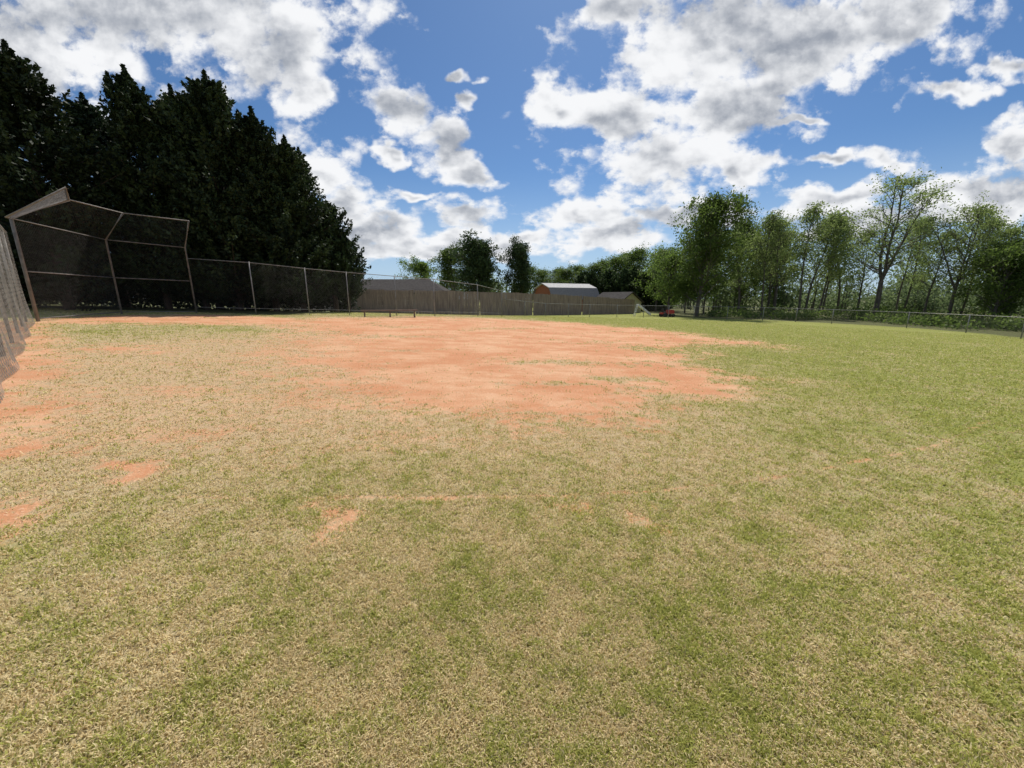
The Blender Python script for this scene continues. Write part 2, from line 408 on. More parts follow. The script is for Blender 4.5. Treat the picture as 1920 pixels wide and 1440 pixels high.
px = fa_.x+dirv.x*UU; py = fa_.y+dirv.y*UU
zz0 = terrain(px, py)
bot = .01+.05*vnoise(UU*.9, UU*0)
drape = (1-VV)**3
disp = .02 + drape*(.02+.17*vnoise(UU*.7, VV*.6+4)) + (vnoise(UU*.8, VV*.8)-.5)*.03
px = px+nrm.x*disp; py = py+nrm.y*disp
sag = .04*np.abs(np.sin(UU*math.pi/2.95))
pz = zz0+bot+(FH-sag*VV-bot)*VV
ii = (np.arange(nv-1)[:, None]*nu+np.arange(nu-1)[None, :]).ravel()
off = np.array(sd.location)
me = mesh_np('netting', np.stack([px.ravel(), py.ravel(), pz.ravel()], 1)-off, np.stack([ii, ii+1, ii+1+nu, ii+nu], 1), True)
fattr(me, 'su', UU.ravel()); fattr(me, 'sv', (VV*FH).ravel())
def net_mat():
    m, nt, b = mat_new('woven_netting'); L = nt.links.new
    cb = N(nt, 'ShaderNodeCombineXYZ')
    L(N(nt, 'ShaderNodeAttribute', attribute_name='su').outputs['Fac'], cb.inputs[0]); L(N(nt, 'ShaderNodeAttribute', attribute_name='sv').outputs['Fac'], cb.inputs[1])
    masks = []
    for ang in (28, -28):
        mp = N(nt, 'ShaderNodeMapping'); mp.inputs['Rotation'].default_value = (0, 0, math.radians(ang)); L(cb.outputs[0], mp.inputs[0])
        w = N(nt, 'ShaderNodeTexWave'); w.inputs['Scale'].default_value = 2.6; w.inputs['Distortion'].default_value = .0; L(mp.outputs[0], w.inputs['Vector'])
        masks.append(w.outputs['Fac'])
    mxm = N(nt, 'ShaderNodeMath', operation='MAXIMUM'); L(masks[0], mxm.inputs[0]); L(masks[1], mxm.inputs[1])
    r = N(nt, 'ShaderNodeMapRange'); L(mxm.outputs[0], r.inputs['Value']); r.inputs['From Min'].default_value = .80; r.inputs['From Max'].default_value = .90
    r.inputs['To Min'].default_value = .10
    ns = N(nt, 'ShaderNodeTexNoise'); ns.inputs['Scale'].default_value = 1.4; ns.inputs['Detail'].default_value = 4; L(cb.outputs[0], ns.inputs['Vector'])
    cr = N(nt, 'ShaderNodeValToRGB'); cr.color_ramp.elements[0].position = .3; cr.color_ramp.elements[1].position = .7
    cr.color_ramp.elements[0].color = (.17,.155,.135,1); cr.color_ramp.elements[1].color = (.33,.305,.27,1); L(ns.outputs['Fac'], cr.inputs[0])
    L(cr.outputs[0], b.inputs['Base Color']); b.inputs['Roughness'].default_value = .9; b.inputs['Specular IOR Level'].default_value = .1
    tl = N(nt, 'ShaderNodeBsdfTranslucent'); L(cr.outputs[0], tl.inputs[0])
    m1 = N(nt, 'ShaderNodeMixShader'); m1.inputs[0].default_value = .35; L(b.outputs[0], m1.inputs[1]); L(tl.outputs[0], m1.inputs[2])
    tp = N(nt, 'ShaderNodeBsdfTransparent'); m2 = N(nt, 'ShaderNodeMixShader')
    L(r.outputs[0], m2.inputs[0]); L(tp.outputs[0], m2.inputs[1]); L(m1.outputs[0], m2.inputs[2]); L(m2.outputs[0], nt.nodes['Material Output'].inputs[0])
    return m
me.materials.append(net_mat())
o = bpy.data.objects.new('netting', me); col.objects.link(o); o.parent = sd

# ------------------------------------------------------------------ field fences
def chain_fence(name, pts, heights, label, pitch, r, maxspan=3.4, mid=False):
    P0 = pts[0]; rt = root(name, (P0[0], P0[1], tz(*P0)), label, 'fence')
    full = []; hs = []
    for i in range(len(pts)-1):
        a, b = Vector(pts[i]), Vector(pts[i+1]); n = max(1, round((b-a).length/maxspan))
        for k in range(n):
            q = a.lerp(b, k/n); full.append(q); hs.append(heights[i]*(1-k/n)+heights[i+1]*k/n)
    full.append(Vector(pts[-1])); hs.append(heights[-1])
    W = Geo(); R = Geo()
    for i, (q, h) in enumerate(zip(full, hs)):
        z = tz(q.x, q.y)
        part('post', Geo().tube([(q.x, q.y, z-.1), (q.x, q.y, z+h+.05)], .032, 8), M_galv, rt, True)
        if i:
            p, hp = full[i-1], hs[i-1]; zp = tz(p.x, p.y)
            W.quadwires((p.x, p.y, zp+.03), (q.x, q.y, z+.03), (q.x, q.y, z+h), (p.x, p.y, zp+hp), pitch, r)
    R.tube([(q.x, q.y, tz(q.x, q.y)+h) for q, h in zip(full, hs)], .022, 6)
    part('top_rail', R, M_galv, rt, True); part('chain_link_mesh', W, M_wire, rt)
    if mid: part('bottom_rail', Geo().tube([(q.x, q.y, tz(q.x, q.y)+h*.12) for q, h in zip(full, hs)], .015, 6), M_galv, rt, True)
    return rt
chain_fence('chain_link_fence', FENCE[:8], [3.3, 3.2, 3.02, 2.9, 2.78, 2.68, 2.5, 2.2], 'high chain-link fence with steel posts beside the clay infield', .13, .0018, 4.0, True)
chain_fence('chain_link_fence', FENCE[7:]+[(22, 10.5)], [1.5]+[1.27]*10+[1.25], 'low galvanised chain-link outfield fence along the wood edge', .12, .0022)

# ------------------------------------------------------------------ wooden privacy fence
def privacy(pts, hs):
    P0 = pts[0]; rt = root('wooden_privacy_fence', (P0[0], P0[1], tz(*P0)), 'long weathered grey-brown board privacy fence behind the field', 'fence')
    G_ = Geo()
    for i in range(len(pts)-1):
        a, b = Vector(pts[i]), Vector(pts[i+1]); L_ = (b-a).length; d = (b-a)/L_; n = int(L_/.15)
        for k in range(n):
            q = a+d*((k+.5)*.15); t = (k+.5)/n; h = hs[i]*(1-t)+hs[i+1]*t + random.uniform(-.03, .03)
            h += .05*((k//16) % 2)
            z = tz(q.x, q.y)
            G_.box((q.x+random.uniform(-.006, .006), q.y+random.uniform(-.006, .006), z+h/2), (.14, .02, h), (d.x, d.y, 0), (-d.y, d.x, 0))
        for hh in (.4, 1.5):
            part('rail', Geo().box(((a.x+b.x)/2-d.y*.045*1, (a.y+b.y)/2+d.x*.045, (tz(a.x, a.y)+tz(b.x, b.y))/2+hh), (L_, .04, .09), (d.x, d.y, 0), (-d.y, d.x, 0)), M_board, rt)
    part('boards', G_, M_board, rt)
privacy([(-17.3, 38), (-10, 40.5), (-3.5, 43), (2.5, 46), (9, 50), (17.2, 55)], [2.2, 2.4, 2.5, 2.5, 2.3, 1.9])

# ------------------------------------------------------------------ bench
def bench():
    a, b = Vector((-10.1, 26.1, 0)), Vector((-6.6, 27.3, 0)); d = (b-a).normalized(); n_ = Vector((-d.y, d.x, 0)); L_ = (b-a).length
    a.z = tz(a.x, a.y); b.z = tz(b.x, b.y); c = (a+b)/2
    rt = root('team_bench', tuple(c), 'long low backless wooden team bench before the fence', 'bench')
    part('seat', Geo().box(c+Vector((0, 0, .44))-n_*.09, (L_, .16, .08), d, n_).box(c+Vector((0, 0, .44))+n_*.09, (L_, .16, .08), d, n_), M_bench, rt)
    for t in (.06, .5, .94):
        p = a.lerp(b, t)
        part('leg', Geo().box(p-n_*.12+Vector((0, 0, .19)), (.09, .05, .42), d, n_).box(p+n_*.12+Vector((0, 0, .19)), (.09, .05, .42), d, n_).box(p+Vector((0, 0, .355)), (.06, .32, .07), d, n_), M_bench, rt)
bench()

# ------------------------------------------------------------------ houses
def gable_house(name, loc, rz, Lx, Wy, wall_h, roof_h, label, mw, mr, hip=0, chim=None, windows=(), door=None, gambrel=False):
    z = min(tz(loc[0]+dx, loc[1]+dy) for dx in (-4, 4) for dy in (-3, 3))
    rt = root(name, (loc[0], loc[1], z-.1), label, 'house', None, rz)
    hx, hy = Lx/2, Wy/2
    prof = [(-hy, wall_h), (0, wall_h+roof_h), (hy, wall_h)] if not gambrel else [(-hy, wall_h), (-hy*.68, wall_h+roof_h*.68), (0, wall_h+roof_h), (hy*.68, wall_h+roof_h*.68), (hy, wall_h)]
    g = Geo()
    base = [(-hy, 0)]+prof+[(hy, 0)]
    if hip: base = [(-hy, 0), (-hy, wall_h), (hy, wall_h), (hy, 0)]
    v = [(-hx, y, q) for y, q in base]+[(hx, y, q) for y, q in base]; m = len(base)
    f = [tuple(range(m)), tuple(range(m, 2*m))[::-1], (0, m, m+1, 1), (m-2, 2*m-2, 2*m-1, m-1)]
    g.add(v, f); part('wall', g, mw, rt, world=False)
    e = .35; th = .12
    if hip:
        v = [(-hx-e, -hy-e, wall_h-.05), (hx+e, -hy-e, wall_h-.05), (hx+e, hy+e, wall_h-.05), (-hx-e, hy+e, wall_h-.05), (-hx+hip, 0, wall_h+roof_h), (hx-hip*.6, 0, wall_h+roof_h)]
        g = Geo().add(v, [(0, 1, 5, 4), (1, 2, 5), (2, 3, 4, 5), (3, 0, 4), (3, 2, 1, 0)])
        g.box((0, -hy-e-.02, wall_h-.13), (Lx+2*e, .05, .2))
        ro = part('roof', g, mr, rt, world=False)
    else:
        def sheet(i0, i1, ext):
            (y0, z0), (y1, z1) = prof[i0], prof[i1]
            dy, dz = y1-y0, z1-z0; l = math.hypot(dy, dz); dy /= l; dz /= l; ny_, nz_ = -dz, dy
            if nz_ < 0: ny_, nz_ = -ny_, -nz_
            a = (y0-dy*(ext if ext > 0 else 0), z0-dz*(ext if ext > 0 else 0)); b = (y1-dy*(ext if ext < 0 else 0), z1-dz*(ext if ext < 0 else 0))
            pts = [(a[0]+ny_*.01, a[1]+nz_*.01), (b[0]+ny_*.01, b[1]+nz_*.01), (b[0]+ny_*th, b[1]+nz_*th), (a[0]+ny_*th, a[1]+nz_*th)]
            v = [(-hx-e, *p) for p in pts]+[(hx+e, *p) for p in pts]
            return v, [(0, 1, 2, 3), (7, 6, 5, 4), (0, 4, 5, 1), (1, 5, 6, 2), (2, 6, 7, 3), (3, 7, 4, 0)]
        if gambrel:
            ro = part('roof', Geo().add(*sheet(1, 2, 0)).add(*sheet(2, 3, 0)), M_roofshine, rt, world=False)
            part('lower_roof', Geo().add(*sheet(0, 1, .3)).add(*sheet(3, 4, -.3)), M_greymetal, rt, world=False)
        else:
            ro = part('roof', Geo().add(*sheet(0, 1, .35)).add(*sheet(1, 2, -.35)), mr, rt, world=False)
    if chim:
        cx, ch, mm = chim
        g = Geo().box((cx, -hy*.25, wall_h+roof_h+ch/2-.6), (1.0, .8, ch+1.2)).box((cx, -hy*.25, wall_h+roof_h+ch+.03), (1.2, 1.0, .12)).box((cx, -hy*.25, wall_h+roof_h+ch+.2), (.5, .5, .22))
        part('chimney', g, mm, ro, world=False)
    for wx in windows:
        w = part('window', Geo().box((wx, -hy-.02, wall_h*.58), (1.0, .04, 1.2)), M_glass, rt, world=False)
        fr = Geo()
        for s_ in (-1, 1): fr.box((wx+s_*.54, -hy-.04, wall_h*.58), (.08, .08, 1.36)); fr.box((wx, -hy-.04, wall_h*.58+s_*.64), (.999, .075, .08))
        fr.box((wx, -hy-.05, wall_h*.58), (.995, .04, .05)); part('frame', fr, M_trim, w, world=False)
    if door is not None:
        part('door', Geo().box((hx+.02, door, 1.0), (.05, .9, 2.0)), M_trim, rt, world=False)
    return rt
gable_house('ranch_house', (-20.5, 60), 0, 22, 9, 2.7, 2.0, 'low ranch house with grey shingle roof and pale chimney', M_beige, M_shingle, hip=5, chim=(-2.2, .9, M_trim), windows=(-6, -2, 2, 6))
gable_house('brick_barn_house', (8.7, 64), math.radians(27), 8.5, 6.2, 2.2, 2.2, 'red-brown brick barn-style house with metal gambrel roof, highlight painted on its upper slopes', M_brick, M_greymetal, gambrel=True, chim=None, windows=(-2, 2))
gable_house('garden_shed', (16.3, 61), math.radians(-52), 5.0, 5.5, 1.7, 1.4, 'small cream garden shed with grey shingle roof', M_cream, M_shingle, windows=(), door=0)

def mower(x, y):
    z = tz(x, y); rt = root('riding_mower', (x, y, z), 'small red riding lawn mower parked on the grass', 'lawn mower', None, .2)
    part('body', Geo().box((.35, 0, .55), (.8, .5, .35)).box((-.35, 0, .42), (.8, .7, .18)).box((.35, 0, .765), (.7, .42, .08)), M_red, rt, world=False)
    part('seat', Geo().box((-.4, 0, .565), (.4, .42, .1)).box((-.6, 0, .80), (.08, .42, .36)), M_rubber, rt, world=False)
    part('steering_wheel', Geo().tube([(.0, 0, .6), (-.1, 0, .95)], .02, 6).tube([(-.1, .17*math.cos(t), .95+.12*math.sin(t)) for t in [i*math.pi/6 for i in range(13)]], .02, 5, False), M_rubber, rt, world=False)
    for wx, wy, r in ((.6, .33, .18), (.6, -.33, .18), (-.5, .4, .25), (-.5, -.4, .25)):
        part('wheel', Geo().tube([(wx, wy-.09, r), (wx, wy+.09, r)], r, 16), M_rubber, rt, world=False)
mower(17.9, 45.0)
def slide(x, y):
    z = tz(x, y); rt = root('playground_slide', (x, y, z), 'small white plastic playground slide on the lawn', 'slide')
    part('chute', Geo().box((.1, 0, .72), (1.9, .5, .05), (.8, 0, -.6), (0, 1, 0)).box((.1, .277, .78), (1.9, .05, .2), (.8, 0, -.6), (0, 1, 0)).box((.1, -.277, .78), (1.9, .05, .2), (.8, 0, -.6), (0, 1, 0)), M_trim, rt, world=False)
    g = Geo()
    for s_ in (-.25, .25): g.tube([(-1.05, s_, 0), (-.7, s_, 1.45)], .035, 6)
    for k in range(4): g.tube([(-1.0+.08*k, -.25, .25+.3*k), (-1.0+.08*k, .25, .25+.3*k)], .025, 6)
    part('ladder', g, M_trim, rt, world=False)
slide(15.6, 46.5)

# ------------------------------------------------------------------ trees
def quads(cent, size, rg, elong=1.0, updir=None, upw=0.0):
    n = len(cent)
    d = rg.normal(size=(n, 3)); d /= np.linalg.norm(d, axis=1)[:, None]
    if updir is not None: d = d*(1-upw)+updir*upw; d /= np.linalg.norm(d, axis=1)[:, None]
    q = rg.normal(size=(n, 3)); w = np.cross(d, q); w /= np.linalg.norm(w, axis=1)[:, None]
    s = size*(.6+.8*rg.random(n))[:, None]
    a = cent-d*s*elong*.5; c = cent+d*s*elong*.5
    m = cent-d*s*elong*.05
    b = m+w*s*.36; e = m-w*s*.36
    V = np.stack([a, b, c, e], 1).reshape(-1, 3)
    F = np.arange(n*4).reshape(-1, 4)
    return V, F

def conifer(seed, H, R, nb=420, per=42, base=.12, mat=None, size=.30, pw=.55, tips=3, elong=1.4):
    rg = np.random.default_rng(seed); rd = random.Random(seed)
    g = Geo(); g.tube([(0, 0, -.3), (0, 0, H*.3), (.05, 0, H*.7), (0, 0, H*.97)], [.26, .2, .1, .02], 8)
    cents = []; dirs = []; tints = []
    ph = [rd.uniform(0, 6.28) for _ in range(5)]
    for i in range(nb):
        h = base+(1-base)*(rg.random()**1.05)*.99
        th = rg.random()*6.283
        prof = (1-h)**pw*(.55+.45*min(1, (h-base)/.14+.35))
        lump = 1+.20*math.sin(3*th+ph[0]+h*7)+.14*math.sin(5*th+ph[1]-h*13)+.1*math.sin(h*24+ph[2]+th)
        Lb = max(.3, R*prof*lump*(.66+.58*rg.random()))
        rise = .3+.75*h
        out = np.array([math.cos(th), math.sin(th), 0])
        p0 = np.array([0, 0, h*H-.10*H*rise*.5-.2*Lb])
        tip_ = p0+out*Lb+np.array([0, 0, Lb*rise])
        if i % 4 == 0: g.tube([tuple(p0), tuple((p0+tip_)/2-np.array([0, 0, .05*Lb])), tuple(p0+(tip_-p0)*.93)], [.045, .03, .01], 4, False)
        t = .3+.74*rg.random(per)**.75
        c = p0+(tip_-p0)*t[:, None]
        c[:, 2] -= .12*Lb*np.sin(t*3.1)
        c += rg.normal(size=(per, 3))*np.array([.17, .17, .12])*(.5+Lb*.33)*(1.2-t[:, None]*.85)
        cents.append(c); dd = out*.75+np.array([0, 0, .6]); dirs.append(np.tile(dd/np.linalg.norm(dd), (per, 1)))
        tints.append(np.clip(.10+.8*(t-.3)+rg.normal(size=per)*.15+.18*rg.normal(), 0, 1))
    for k in range(tips):
        n2 = 420; t = rg.random(n2); a = k*2.2+seed; rr = 0 if k == 0 else R*.24
        top = H*(1-.05*k); c = np.stack([rr*math.cos(a)+rg.normal(size=n2)*.26*(1.05-t), rr*math.sin(a)+rg.normal(size=n2)*.26*(1.05-t), top-1.9+1.9*t], 1)
        cents.append(c); dirs.append(np.tile([0, 0, 1.], (n2, 1))); tints.append(rg.random(n2))
    cents = np.concatenate(cents); dirs = np.concatenate(dirs); tints = np.concatenate(tints)
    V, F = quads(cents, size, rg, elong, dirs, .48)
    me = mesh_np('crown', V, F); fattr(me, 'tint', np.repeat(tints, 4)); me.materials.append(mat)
    tm = bpy.data.meshes.new('trunk'); tm.from_pydata(g.v, [], g.f); tm.materials.append(M_barkd)
    return tm, me

def broadleaf(seed, H, R, cb=.3, n1=24, n2=6, n3=4, leaves=11, lsize=.2, spread=.34, trunk_r=.2, mat=None, fork=False, up=.7, top=.95, asym=.3):
    rd = random.Random(seed); rg = np.random.default_rng(seed)
    g = Geo(); terms = []
    def rv(s): return Vector((rd.gauss(0, s), rd.gauss(0, s), rd.gauss(0, s)))
    def limb(p, d, L, r0, r1, n=4, wob=.12, k=6):
        pts = [p]; dd = d.copy()
        for i in range(n):
            dd = (dd+rv(wob)+Vector((0, 0, .06))).normalized(); pts.append(pts[-1]+dd*(L/n))
        g.tube(pts, [r0+(r1-r0)*i/n for i in range(n+1)], k, False); return pts
    leaders = []
    if fork:
        tp = limb(Vector((0, 0, -.3)), Vector((0, 0, 1)), H*cb, trunk_r, trunk_r*.75, 4, .04, 8)
        for q in range(3):
            a = q*2.1+rd.uniform(-.4, .4); d = Vector((math.cos(a)*.45, math.sin(a)*.45, 1)).normalized()
            leaders.append((limb(tp[-1], d, H*(1-cb)*.95, trunk_r*.6, .03, 8, .09, 6), 0.05))
    else:
        leaders.append((limb(Vector((0, 0, -.3)), Vector((0, 0, 1)), H*top, trunk_r, .025, 10, .045, 8), cb))
    for pts, c0 in leaders:
        n = len(pts)-1
        for i in range(n1//len(leaders)):
            t = c0+(1-c0)*(i+rd.random())/(n1//len(leaders)); t = min(t, .995)
            x = t*n; k = int(x); p = pts[k].lerp(pts[k+1], x-k)
            a = i*2.4+rd.uniform(-.5, .5); rel = (t-c0)/(1-c0)
            prof = (math.sin(math.pi*min(1, rel*.82+.2))**.7)*(1 if not fork else .7)
            L = R*prof*rd.uniform(.65, 1.15)*(1+asym*math.sin(a+seed))+.3
            d = Vector((math.cos(a), math.sin(a), up*rd.uniform(.5, 1.4)+rel*.6)).normalized()
            rr = trunk_r*.32*(1-rel*.6)
            b1 = limb(p, d, L, rr, .012, 4, .14, 5)
            terms.append(b1[-1])
            for j in range(n2):
                tt = .25+.75*(j+rd.random())/n2; xx = min(tt*4, 3.99); kk = int(xx); p2 = b1[kk].lerp(b1[kk+1], xx-kk)
                d2 = (d+rv(.65)+Vector((0, 0, .15))).normalized(); L2 = L*.42*rd.uniform(.5, 1.1)+.15
                b2 = limb(p2, d2, L2, rr*.35, .008, 2, .18, 4); terms.append(b2[-1])
                for q in range(n3):
                    p3 = b2[0].lerp(b2[-1], rd.uniform(.3, 1)); d3 = (d2+rv(.8)).normalized(); e = p3+d3*(L2*.45+.12)
                    if q % 2 == 0: g.tube([p3, e], [.009, .004], 3, False)
                    terms.append(e)
    T = np.array([tuple(t) for t in terms])
    clump = rg.random(len(T)); cnt = leaves
    cents = np.repeat(T, cnt, 0)+rg.normal(size=(len(T)*cnt, 3))*spread*np.array([1, 1, .7])
    tint = np.clip(np.repeat(clump, cnt)*.55+rg.random(len(cents))*.45, 0, 1)
    keep = rg.random(len(cents)) < np.repeat(.35+.65*(clump > .22), cnt)
    cents, tint = cents[keep], tint[keep]
    V, F = quads(cents, lsize, rg, 1.25)
    me = mesh_np('crown', V, F); fattr(me, 'tint', np.repeat(tint, 4)); me.materials.append(mat)
    tm = bpy.data.meshes.new('trunk'); tm.from_pydata(g.v, [], g.f); tm.materials.append(M_bark)
    return tm, me

def plant(kind, meshes, x, y, sc, label, cat, rz=None, group=None, sxy=None):
    rt = root(kind, (x, y, tz(x, y)), label, cat, group, random.uniform(0, 6.28) if rz is None else rz)
    rt.scale = ((sxy or sc), (sxy or sc), sc)
    for nm, m_ in (('trunk', meshes[0]), ('crown', meshes[1])):
        o = bpy.data.objects.new(nm, m_); col.objects.link(o); o.parent = rt
    return rt

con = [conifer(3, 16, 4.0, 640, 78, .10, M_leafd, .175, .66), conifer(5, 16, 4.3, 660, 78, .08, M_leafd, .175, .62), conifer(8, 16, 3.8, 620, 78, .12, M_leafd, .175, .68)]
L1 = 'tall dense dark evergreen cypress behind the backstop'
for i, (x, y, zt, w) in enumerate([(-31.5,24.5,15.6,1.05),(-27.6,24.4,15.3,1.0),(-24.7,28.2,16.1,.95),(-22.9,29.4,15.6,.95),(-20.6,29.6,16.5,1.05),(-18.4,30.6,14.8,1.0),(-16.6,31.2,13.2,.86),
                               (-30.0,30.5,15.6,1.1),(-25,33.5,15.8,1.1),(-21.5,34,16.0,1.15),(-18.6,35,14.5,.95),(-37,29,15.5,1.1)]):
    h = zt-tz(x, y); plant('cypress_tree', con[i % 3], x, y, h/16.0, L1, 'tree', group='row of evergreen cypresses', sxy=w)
con2 = conifer(21, 8, 2.9, 340, 60, .26, M_leafd, size=.175, pw=.58, tips=2)
for x, y, zt, w in [(-15.0,33.4,9.3,.90),(-13.8,33.2,6.6,.70)]:
    plant('cypress_tree', con2, x, y, (zt-tz(x, y))/8.0, 'shorter dark evergreen cypress with bare lower trunk', 'tree', group='row of evergreen cypresses', sxy=w)

ced = conifer(33, 8, 2.8, 260, 40, .04, M_leafc, size=.34)
for i in range(15):
    x = 12.2+i*1.15+random.uniform(-.3, .3); y = 72+random.uniform(-2, 3)
    plant('cedar_tree', ced, x, y, random.uniform(.70, .98), 'dark green cedar in a tree line past the fence', 'tree', group='line of dark cedars')
dA = broadleaf(41, 14, 4.3, .12, 46, 7, 5, 14, .21, .32, .26, M_leafo, up=.8)
dB = broadleaf(43, 12, 2.4, .36, 24, 5, 4, 7, .16, .29, .13, M_leafl, up=1.0)
dB2 = broadleaf(45, 12, 2.8, .30, 26, 5, 4, 8, .16, .31, .15, M_leafl, up=1.1)
dB3 = broadleaf(46, 12, 2.9, .18, 30, 6, 4, 10, .18, .33, .16, M_leafo, up=1.0)
dC = broadleaf(47, 15.5, 5.2, .30, 45, 5, 4, 5, .16, .32, .24, M_leafl, fork=True, up=.6)
dD = broadleaf(49, 9, 3.8, .15, 32, 6, 4, 11, .21, .34, .2, M_leafo, up=.7)
dE = broadleaf(51, 12, 4.2, .10, 36, 6, 5, 18, .28, .42, .22, M_leafc, up=.9)
plant('oak_tree', dA, 23.0, 48.5, .96, 'large dense green tree standing over the outfield fence', 'tree', .4)
plant('oak_tree', dD, 20.6, 51.5, .85, 'medium rounded green tree beside the large one', 'tree', 1.4)
LB = 'slender tree with thin spring leaves past the outfield fence'
for i, (x, y, s_) in enumerate([(29.0,50,.92),(31.3,49,.97),(34.2,51,1.03),(36.8,50,1.05),(39.0,52,1.1),(41.6,53,1.08),(27.0,55,.92),(33,57,1.05),(38,58,1.08),(44.5,56,1.1),(46,52,1.0),(50,50,1.0),(47.5,45,.85),(36,62,1.05),(30,63,1.05),(42,64,1.1),(50,60,1.2),(55,56,1.1),(26.5,60,.9),(35,68,1.1),(45,68,1.15),(40,60,1.0),(52,43,.95),(54,47,1.1),(49.5,39,.8)]):
    m_ = dB3 if i in (6, 7, 13, 15, 18, 20) else (dB if i % 2 else dB2)
    plant('slender_tree', m_, x, y, s_*random.uniform(.93, 1.07), LB, 'tree', group='slender trees of the wood edge')
plant('spreading_tree', dC, 42.6, 45.8, 1.0, 'tall forked tree with airy half-bare crown', 'tree', 2.2, sxy=1.2)
plant('spreading_tree', dC, 47.6, 42.5, .78, 'forked tree with leaning airy crown', 'tree', 4.4)
for x, y, s_ in [(47,38,.78),(51,40,.9),(50,34,.95),(47,27,.95),(55,38,1.1)]:
    plant('oak_tree', dD, x, y, s_, 'leafy green tree at the edge of the wood', 'tree', group='leafy trees of the wood edge')
plant('oak_tree', dD, -19, 80, .98, 'rounded green tree behind the ranch house', 'tree')
plant('oak_tree', dD, -12.3, 86, 1.32, 'pale green tree past the board fence', 'tree')
plant('oak_tree', dE, -5.9, 78, 1.06, 'dense dark green tree past the board fence', 'tree')
plant('pear_tree', dE, 1.8, 80, 1.03, 'narrow upright dark green tree past the board fence', 'tree', sxy=.74)
for i, (x, y, s_) in enumerate([(-8.5,95,.9),(5,98,.85),(10.5,95,.8),(15,92,.85),(19,86,.9),(23,82,1.0),(26,80,1.05),(29,76,1.0),(25,68,.9),(-15,98,.8),(12.5,88,.75),(17,84,.8),(21,79,.9),(8,97,.78)]):
    plant('slender_tree', dB3, x, y, s_*.95, 'light green distant tree', 'tree', group='distant light green trees', sxy=1.35)

def mass(name, label, cells, lsize, mat, seed, trunks=False, cat='woodland'):
    rg = np.random.default_rng(seed); cs = []; ts = []; g = Geo()
    for x, y, rx, z0, z1, n in cells:
        u = rg.normal(size=(n, 3)); u /= np.linalg.norm(u, axis=1)[:, None]
        u *= (rg.random(n)**.45)[:, None]
        lump = 1+.3*np.sin(u[:, 0]*5+x)*np.sin(u[:, 2]*6+y)
        b = tz(x, y); cz = (z0+z1)/2+b
        c = np.stack([x+u[:, 0]*rx*lump, y+u[:, 1]*rx*lump, cz+u[:, 2]*(z1-z0)/2*lump], 1)
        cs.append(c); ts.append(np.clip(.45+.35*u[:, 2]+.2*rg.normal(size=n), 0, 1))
        if trunks: g.tube([(x, y, b-.3), (x+rg.normal()*.3, y, b+z1*.85)], [.16, .05], 5, False)
    c = np.concatenate(cs); t = np.concatenate(ts); V, F = quads(c, lsize, rg, 1.3)
    me = mesh_np(name, V, F); fattr(me, 'tint', np.repeat(t, 4)); me.materials.append(mat)
    o = bpy.data.objects.new(name, me); col.objects.link(o); o['kind'] = 'stuff'; o['label'] = label; o['category'] = cat
    if trunks:
        tm = bpy.data.meshes.new('trunks'); tm.from_pydata(g.v, [], g.f); tm.materials.append(M_bark)
        q = bpy.data.objects.new('trunks', tm); col.objects.link(q); q.parent = o; q['kind'] = 'stuff'
cells = []
for i in range(240):
    s_ = random.uniform(-.26, 1.75) if i < 130 else random.uniform(.4, 1.7)
    y = random.uniform(88, 118) if s_ < .5 else random.uniform(62, 90)
    hh = (.055 if s_ < .12 else .075 if s_ < .3 else .09)*y*random.uniform(.6, 1.1)+2
    cells.append((s_*y, y, random.uniform(2.0, 3.6), .15*hh if i < 130 else -.5, hh if i < 130 else hh*.6, 330))
mass('far_woodland', 'hazy green far-off wood with many thin trunks', cells, .34, M_leafw, 5, True)
cells = []
for i in range(170):
    t = i/169; k = 8+t*8.5; j = int(k); p = Vector(FENCE[min(j, 16)]).lerp(Vector(FENCE[min(j+1, 17)]), k-j)
    out = Vector((p.x, p.y-10)).normalized()
    if p.x < 20: continue
    dd = random.uniform(5, 20)
    q = p+out*dd
    cells.append((q.x, q.y, random.uniform(.8, 1.7), -.2, random.uniform(.2, .7)+dd*.07, 110))
mass('undergrowth', 'low leafy undergrowth on the wood floor', cells, .18, M_leafo, 6, cat='undergrowth')
cells = []
for i in range(46):
    x = -46+i*.68; cells.append((x, 36.5+random.uniform(-.8, .8), 1.1, -.2, random.uniform(2.2, 3.4), 420))
mass('shade_foliage', 'dark leaf mass added to fill the shade beneath the cypress row', cells, .24, M_leafd, 9, cat='shade_foliage')  # leaf clumps added to keep the gap under the cypresses dark

# ------------------------------------------------------------------ sky
az, el = math.radians(12), math.radians(52)
world = bpy.data.worlds.new("World"); scene.world = world; world.use_nodes = True
nt = world.node_tree; nt.nodes.clear(); L = nt.links.new
sky = N(nt, 'ShaderNodeTexSky'); sky.sky_type = 'NISHITA'; sky.sun_disc = False; sky.sun_elevation = el; sky.sun_rotation = az
sky.air_density = 1.0; sky.dust_density = .4; sky.ozone_density = 3.3
tc = N(nt, 'ShaderNodeTexCoord'); sp = N(nt, 'ShaderNodeSeparateXYZ'); L(tc.outputs['Generated'], sp.inputs[0])
def M(op, a, b=None, c=None, clamp=False):
    n = N(nt, 'ShaderNodeMath', operation=op); n.use_clamp = clamp
    for i, q in enumerate((a, b, c)):
        if q is None: continue
        if isinstance(q, (int, float)): n.inputs[i].default_value = q
        else: L(q, n.inputs[i])
    return n.outputs[0]
def VM(op, a, b=None, c=None, out=0):
    n = N(nt, 'ShaderNodeVectorMath', operation=op)
    for i, q in enumerate((a, b, c)):
        if q is None: continue
        if isinstance(q, tuple): n.inputs[i].default_value = q
        else: L(q, n.inputs[i])
    return n.outputs[out]
